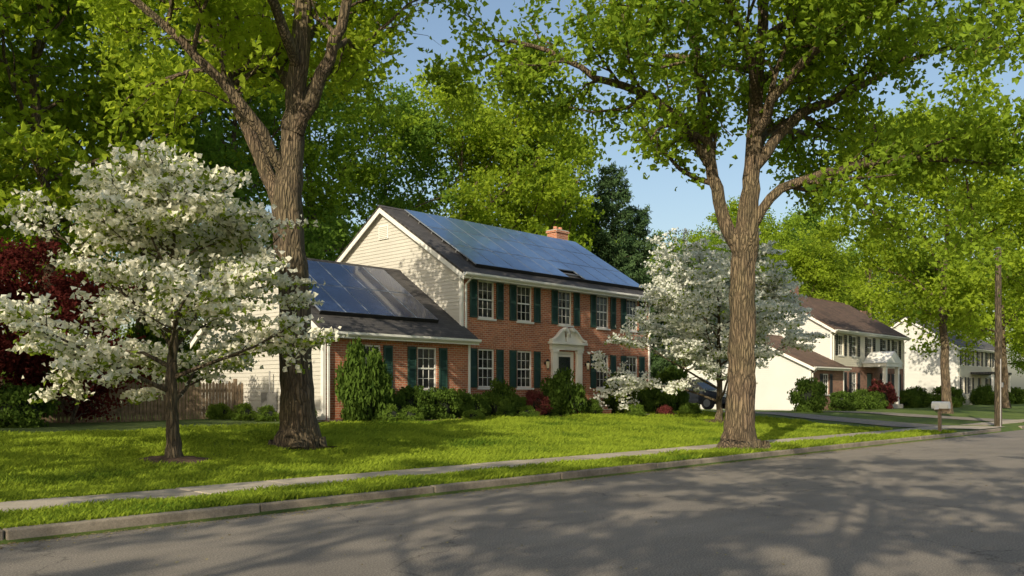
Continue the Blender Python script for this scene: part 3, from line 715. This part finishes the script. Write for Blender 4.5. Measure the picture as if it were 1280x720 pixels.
A.box(dx-.12,dx+.12,y-.17,y-.05,Z+2.923,Z+3.12,'white'); A.cyl(dx,y-.11,Z+3.123,Z+3.3,.05,.10,'white'); A.cyl(dx,y-.11,Z+3.303,Z+3.5,.10,.015,'white')
A.make('door_surround',H,bevel=.006)
A=Acc(); yy=y+.08; d0,d1=dx-.55,dx+.55
A.box(d0+.002,d0+.09,yy-.03,yy+.06,Z+.382,Z+2.548,'white'); A.box(d1-.09,d1-.002,yy-.03,yy+.06,Z+.382,Z+2.548,'white'); A.box(d0+.09,d1-.09,yy-.03,yy+.06,Z+2.45,Z+2.548,'white')
A.box(d0+.092,d1-.092,yy+.03,yy+.08,Z+.384,Z+2.448,'shutter')
for s in(-1,1):
    for (z0,z1) in((.5,1.15),(1.3,2.0),(2.08,2.36)): A.box(dx+s*.21-.15,dx+s*.21+.15,yy+.015,yy+.029,Z+z0,Z+z1,'shutter')
A.box(d0+.095,d0+.18,yy-.02,yy+.005,Z+.39,Z+2.44,'white'); A.box(d1-.18,d1-.095,yy-.02,yy+.005,Z+.39,Z+2.44,'white')
A.box(d0+.18,d1-.18,yy-.02,yy+.005,Z+.39,Z+.85,'white'); A.box(d0+.18,d1-.18,yy-.02,yy+.005,Z+2.34,Z+2.44,'white')
A.face([(d0+.18,yy-.008,Z+.85),(d1-.18,yy-.008,Z+.85),(d1-.18,yy-.008,Z+2.34),(d0+.18,yy-.008,Z+2.34)],'glass')
A.cyl(d1-.2,Z+1.35,yy-.08,yy-.02,.03,.03,'metal',10,'y'); A.make('front_door',H)
A=Acc(); A.box(dx-1.15,dx+1.15,y-1.25,y-.155,Z-.2,Z+.34,'brick'); A.box(dx-1.2,dx+1.2,y-1.3,y-.16,Z+.343,Z+.40,'stone')
A.box(dx-.9,dx+.9,y-1.62,y-1.305,Z-.2,Z+.2,'brick'); A.box(dx-.92,dx+.92,y-1.64,y-1.307,Z+.203,Z+.25,'stone')
A.make('front_steps',H,bevel=.01)
A=Acc()
for s in(-1,1):
    lx=dx+s*1.25; A.box(lx-.05,lx+.05,y-.06,y-.004,Z+2.0,Z+2.1,'black'); A.cyl(lx,y-.14,Z+1.85,Z+2.12,.05,.08,'lampglass',8); A.cyl(lx,y-.14,Z+2.123,Z+2.22,.1,.01,'black',8); A.cyl(lx,y-.14,Z+1.8,Z+1.847,.02,.05,'black',8)
A.make('wall_lanterns',H)
A=Acc()
for o in ops[5:]+opsw:
    yy=23.06 if o in ops else 22.66
    n=12; w=(o[1]-o[0]+.2)/n
    for i in range(n): A.box(o[0]-.1+i*w+.005,o[0]-.1+(i+1)*w-.005,yy-.012,yy-.002,o[3]+.004,o[3]+.2,'brick')
A.make('window_lintels',H)
A=Acc(); A.box(14.9,15.24,25.2,25.6,Z+.3,Z+.9,'metal'); A.cyl(15.1,25.4,Z+.9,Z+1.6,.025,.025,'metal'); A.make('utility_meter',H)

# neighbour house
Z2=.45; Xn=56.4; H2=empty('cream_house')
def w2(c,z0,z1,w=.9): return (Xn+c-w/2,Xn+c+w/2,Z2+z0,Z2+z1)
cs=[1.4,3.6,6.3,9.0,11.2]
o2=[w2(c,3.6,5.0) for c in cs]+[w2(c,1.0,2.5) for c in (1.4,3.6,11.2,9.0)]+[(Xn+5.8,Xn+6.8,Z2+.3,Z2+2.5,'d')]
gable_block(H2,Xn,Xn+12.7,25,34,Z2-.2,Z2+5.5,Z2+8.2,'sidingC','sidingW','roofB',o2,rh,shut='shutterK',low=(Z2+2.9,'brick2'))
ow=[(Xn-3.1,Xn-2.2,Z2+1,Z2+2.3)]
gable_block(H2,Xn-4.8,Xn-.004,24.2,33,Z2-.2,Z2+2.9,Z2+5.0,'brick2','sidingW','roofB',ow,rh,name='wing_',overl=Xn+.1,shut='shutterK')
A=Acc(); A.box(Xn+3.8,Xn+4.6,29.5,30.2,Z2+7.3,Z2+8.9,'brick2'); A.box(Xn+12.95,Xn+14.0,28.2,29.4,Z2-.2,Z2+6.4,'brick2'); A.box(Xn+13.05,Xn+13.9,28.3,29.3,Z2+6.403,Z2+7.6,'brick2'); A.make('chimneys',H2)
A=Acc(); px=Xn+6.3
for s in(-1,1): A.box(px+s*1.1-.12,px+s*1.1+.12,23.4,23.64,Z2+.3,Z2+2.9,'white')
A.box(px-1.4,px+1.4,23.3,24.95,Z2+2.903,Z2+3.15,'white'); A.ey([(px-1.5,Z2+3.153),(px+1.5,Z2+3.153),(px,Z2+4.0)],23.25,24.95,'white'); A.box(px-1.4,px+1.4,23.2,24.95,Z2-.1,Z2+.297,'stone')
A.box(px-.45,px+.45,25.06,25.1,Z2+.3,Z2+2.45,'shutter'); A.make('portico',H2)
# third house
Z3=.45; Xt=85; H3=empty('white_house')
def w3(c,z0,z1,w=.95): return (Xt+c-w/2,Xt+c+w/2,Z3+z0,Z3+z1)
o3=[w3(c,3.6,5.0) for c in cs]+[w3(c,1.0,2.5) for c in (1.4,3.6,11.2,9.0)]+[(Xt+5.8,Xt+6.8,Z3+.3,Z3+2.5,'d')]
gable_block(H3,Xt,Xt+13,26,35,Z3-.2,Z3+5.4,Z3+8.2,'sidingC','sidingW','roofG',o3,rh,shut='shutterK')
A=Acc(); A.box(Xt+5.7,Xt+6.9,26.1,26.14,Z3+.2,Z3+2.5,'shutterK'); A.box(Xt+3.5,Xt+9.3,24,25.95,Z3+2.8,Z3+3.0,'roofG')
for q in(3.6,5.2,7.4,9.0): A.box(Xt+q,Xt+q+.18,24.05,24.23,Z3,Z3+2.797,'white')
A.make('porch',H3)

# ---------------------------------------------------------------- fence
A=Acc(); x=3.0; fy=27.4
while x<15.2:
    h=1.25+RNG.normal()*.02; w=.095
    A.ey([(x,.6),(x+w,.6),(x+w,.68+h-.06),(x+w/2,.68+h),(x,.68+h-.06)],fy,fy+.02,'wood'); x+=.115
for z in(.95,1.6): A.box(3,15.2,fy+.022,fy+.07,z,z+.09,'wood')
x=3
while x<15.2: A.box(x,x+.1,fy+.072,fy+.17,.4,2.05,'wood'); x+=2.4
A.make('wooden_fence')
# mailbox
A=Acc(); mx_,my=33.5,10.85
A.box(mx_-.05,mx_+.05,my-.05,my+.05,.1,1.0-.08,'wood'); A.box(mx_-.05,mx_+.05,my-.32,my+.2,.93,1.0,'wood')
pts=[(mx_-.12,1.003),(mx_+.12,1.003)]+[(mx_+.12*math.cos(t),1.14+.12*math.sin(t)) for t in np.linspace(0,math.pi,9)]
A.ey(pts,my-.33,my+.25,'white'); A.ey([(mx_+.123,1.12),(mx_+.14,1.12),(mx_+.14,1.30),(mx_+.123,1.30)],my-.1,my-.04,'azalea')
A.box(mx_-.55,mx_-.15,my-.02,my+.02,.98,1.12,'white'); A.box(mx_-.6,mx_-.052,my-.015,my+.015,.955,.978,'wood')
A.make('mailbox',bevel=.005)
# utility pole
A=Acc(); A.cyl(41.2,11.0,0.05,7.7,.15,.115,'pole',14); A.cyl(41.2,11.0,7.702,7.74,.12,.06,'metal',14)
A.box(41.12,41.28,10.82,10.86,1.8,2.0,'metal'); A.cyl(41.08,10.88,.1,3.0,.025,.025,'metal',8); A.make('utility_pole')
# car on the driveway
def car(x,y,z):
    root=empty('parked_car',(x,y,z)); A=Acc()
    st=[(-2.28,.38,.62,.70),(-2.15,.30,.80,.84),(-1.2,.25,.98,.90),(0,.25,1.02,.91),(1.5,.25,1.04,.90),(2.1,.3,1.0,.85),(2.28,.4,.8,.74)]
    rings=[]
    for yy,zb,zt,w in st: rings.append([(-w*.93,yy,zb),(-w,yy,zb+.2),(-w,yy,zt-.2),(-w*.9,yy,zt),(w*.9,yy,zt),(w,yy,zt-.2),(w,yy,zb+.2),(w*.93,yy,zb)])
    for a,b in zip(rings[:-1],rings[1:]):
        for i in range(8): j=(i+1)%8; A.face([a[i],a[j],b[j],b[i]],'carpaint')
    A.face(rings[0],'carpaint'); A.face(rings[-1][::-1],'carpaint')
    ca=[(-1.15,.99,.80),(-.45,1.48,.62),(.9,1.52,.62),(1.95,1.04,.78)]
    for k,(a,b) in enumerate(zip(ca[:-1],ca[1:])):
        A.face([(-a[2],a[0],a[1]),(a[2],a[0],a[1]),(b[2],b[0],b[1]),(-b[2],b[0],b[1])],'glass' if k!=1 else 'carpaint')
    for s in(-1,1): A.face([(s*c[2],c[0],c[1]) for c in ca],'black')
    for s in(-1,1):
        A.box(s*.62-.18,s*.62+.18,-2.30,-2.17,.62,.76,'carlight')
        for yy in(-1.4,1.4):
            x0,x1=sorted((s*.93,s*.72)); A.cyl(yy,.32,x0,x1,.32,.32,'black',18,'x'); x2,x3=sorted((s*.935,s*.94)); A.cyl(yy,.32,x2,x3,.19,.19,'metal',12,'x')
        A.box(min(s*.88,s*1.05),max(s*.88,s*1.05),-.75,-.6,1.0,1.12,'carpaint')
    A.box(-.55,.55,-2.31,-2.2,.5,.6,'black'); A.box(-.25,.25,-2.33,-2.29,.42,.52,'white'); A.make('body',root)
car(38.3,24.2,.74)

# ---------------------------------------------------------------- light
AZ=Vector((-.935,-.355,0)).normalized(); EL=math.radians(28)
sd=Vector((AZ.x*math.cos(EL),AZ.y*math.cos(EL),math.sin(EL)))
L=bpy.data.lights.new('sun','SUN'); L.energy=5; L.angle=math.radians(.4); L.color=(1,.88,.66)
o=bpy.data.objects.new('sun',L); o.rotation_euler=sd.to_track_quat('Z','Y').to_euler(); link(o)
w=bpy.data.worlds.new('World'); sc.world=w; w.use_nodes=True; nt=w.node_tree; bg=nt.nodes['Background']
sky=nt.nodes.new('ShaderNodeTexSky'); sky.sky_type='NISHITA'; sky.sun_disc=False; sky.sun_elevation=EL; sky.sun_rotation=math.atan2(AZ.x,AZ.y)
sky.air_density=1.2; sky.dust_density=2.5; nt.links.new(sky.outputs[0],bg.inputs[0]); bg.inputs[1].default_value=.15
cam=bpy.data.cameras.new('camera'); cam.lens=1100/1280*36; cam.sensor_width=36; cam.shift_y=130/1280; cam.clip_end=2000
o=bpy.data.objects.new('camera',cam); o.location=(0,0,1.6); o.rotation_euler=(math.radians(90),0,math.radians(-46.13)); link(o); sc.camera=o
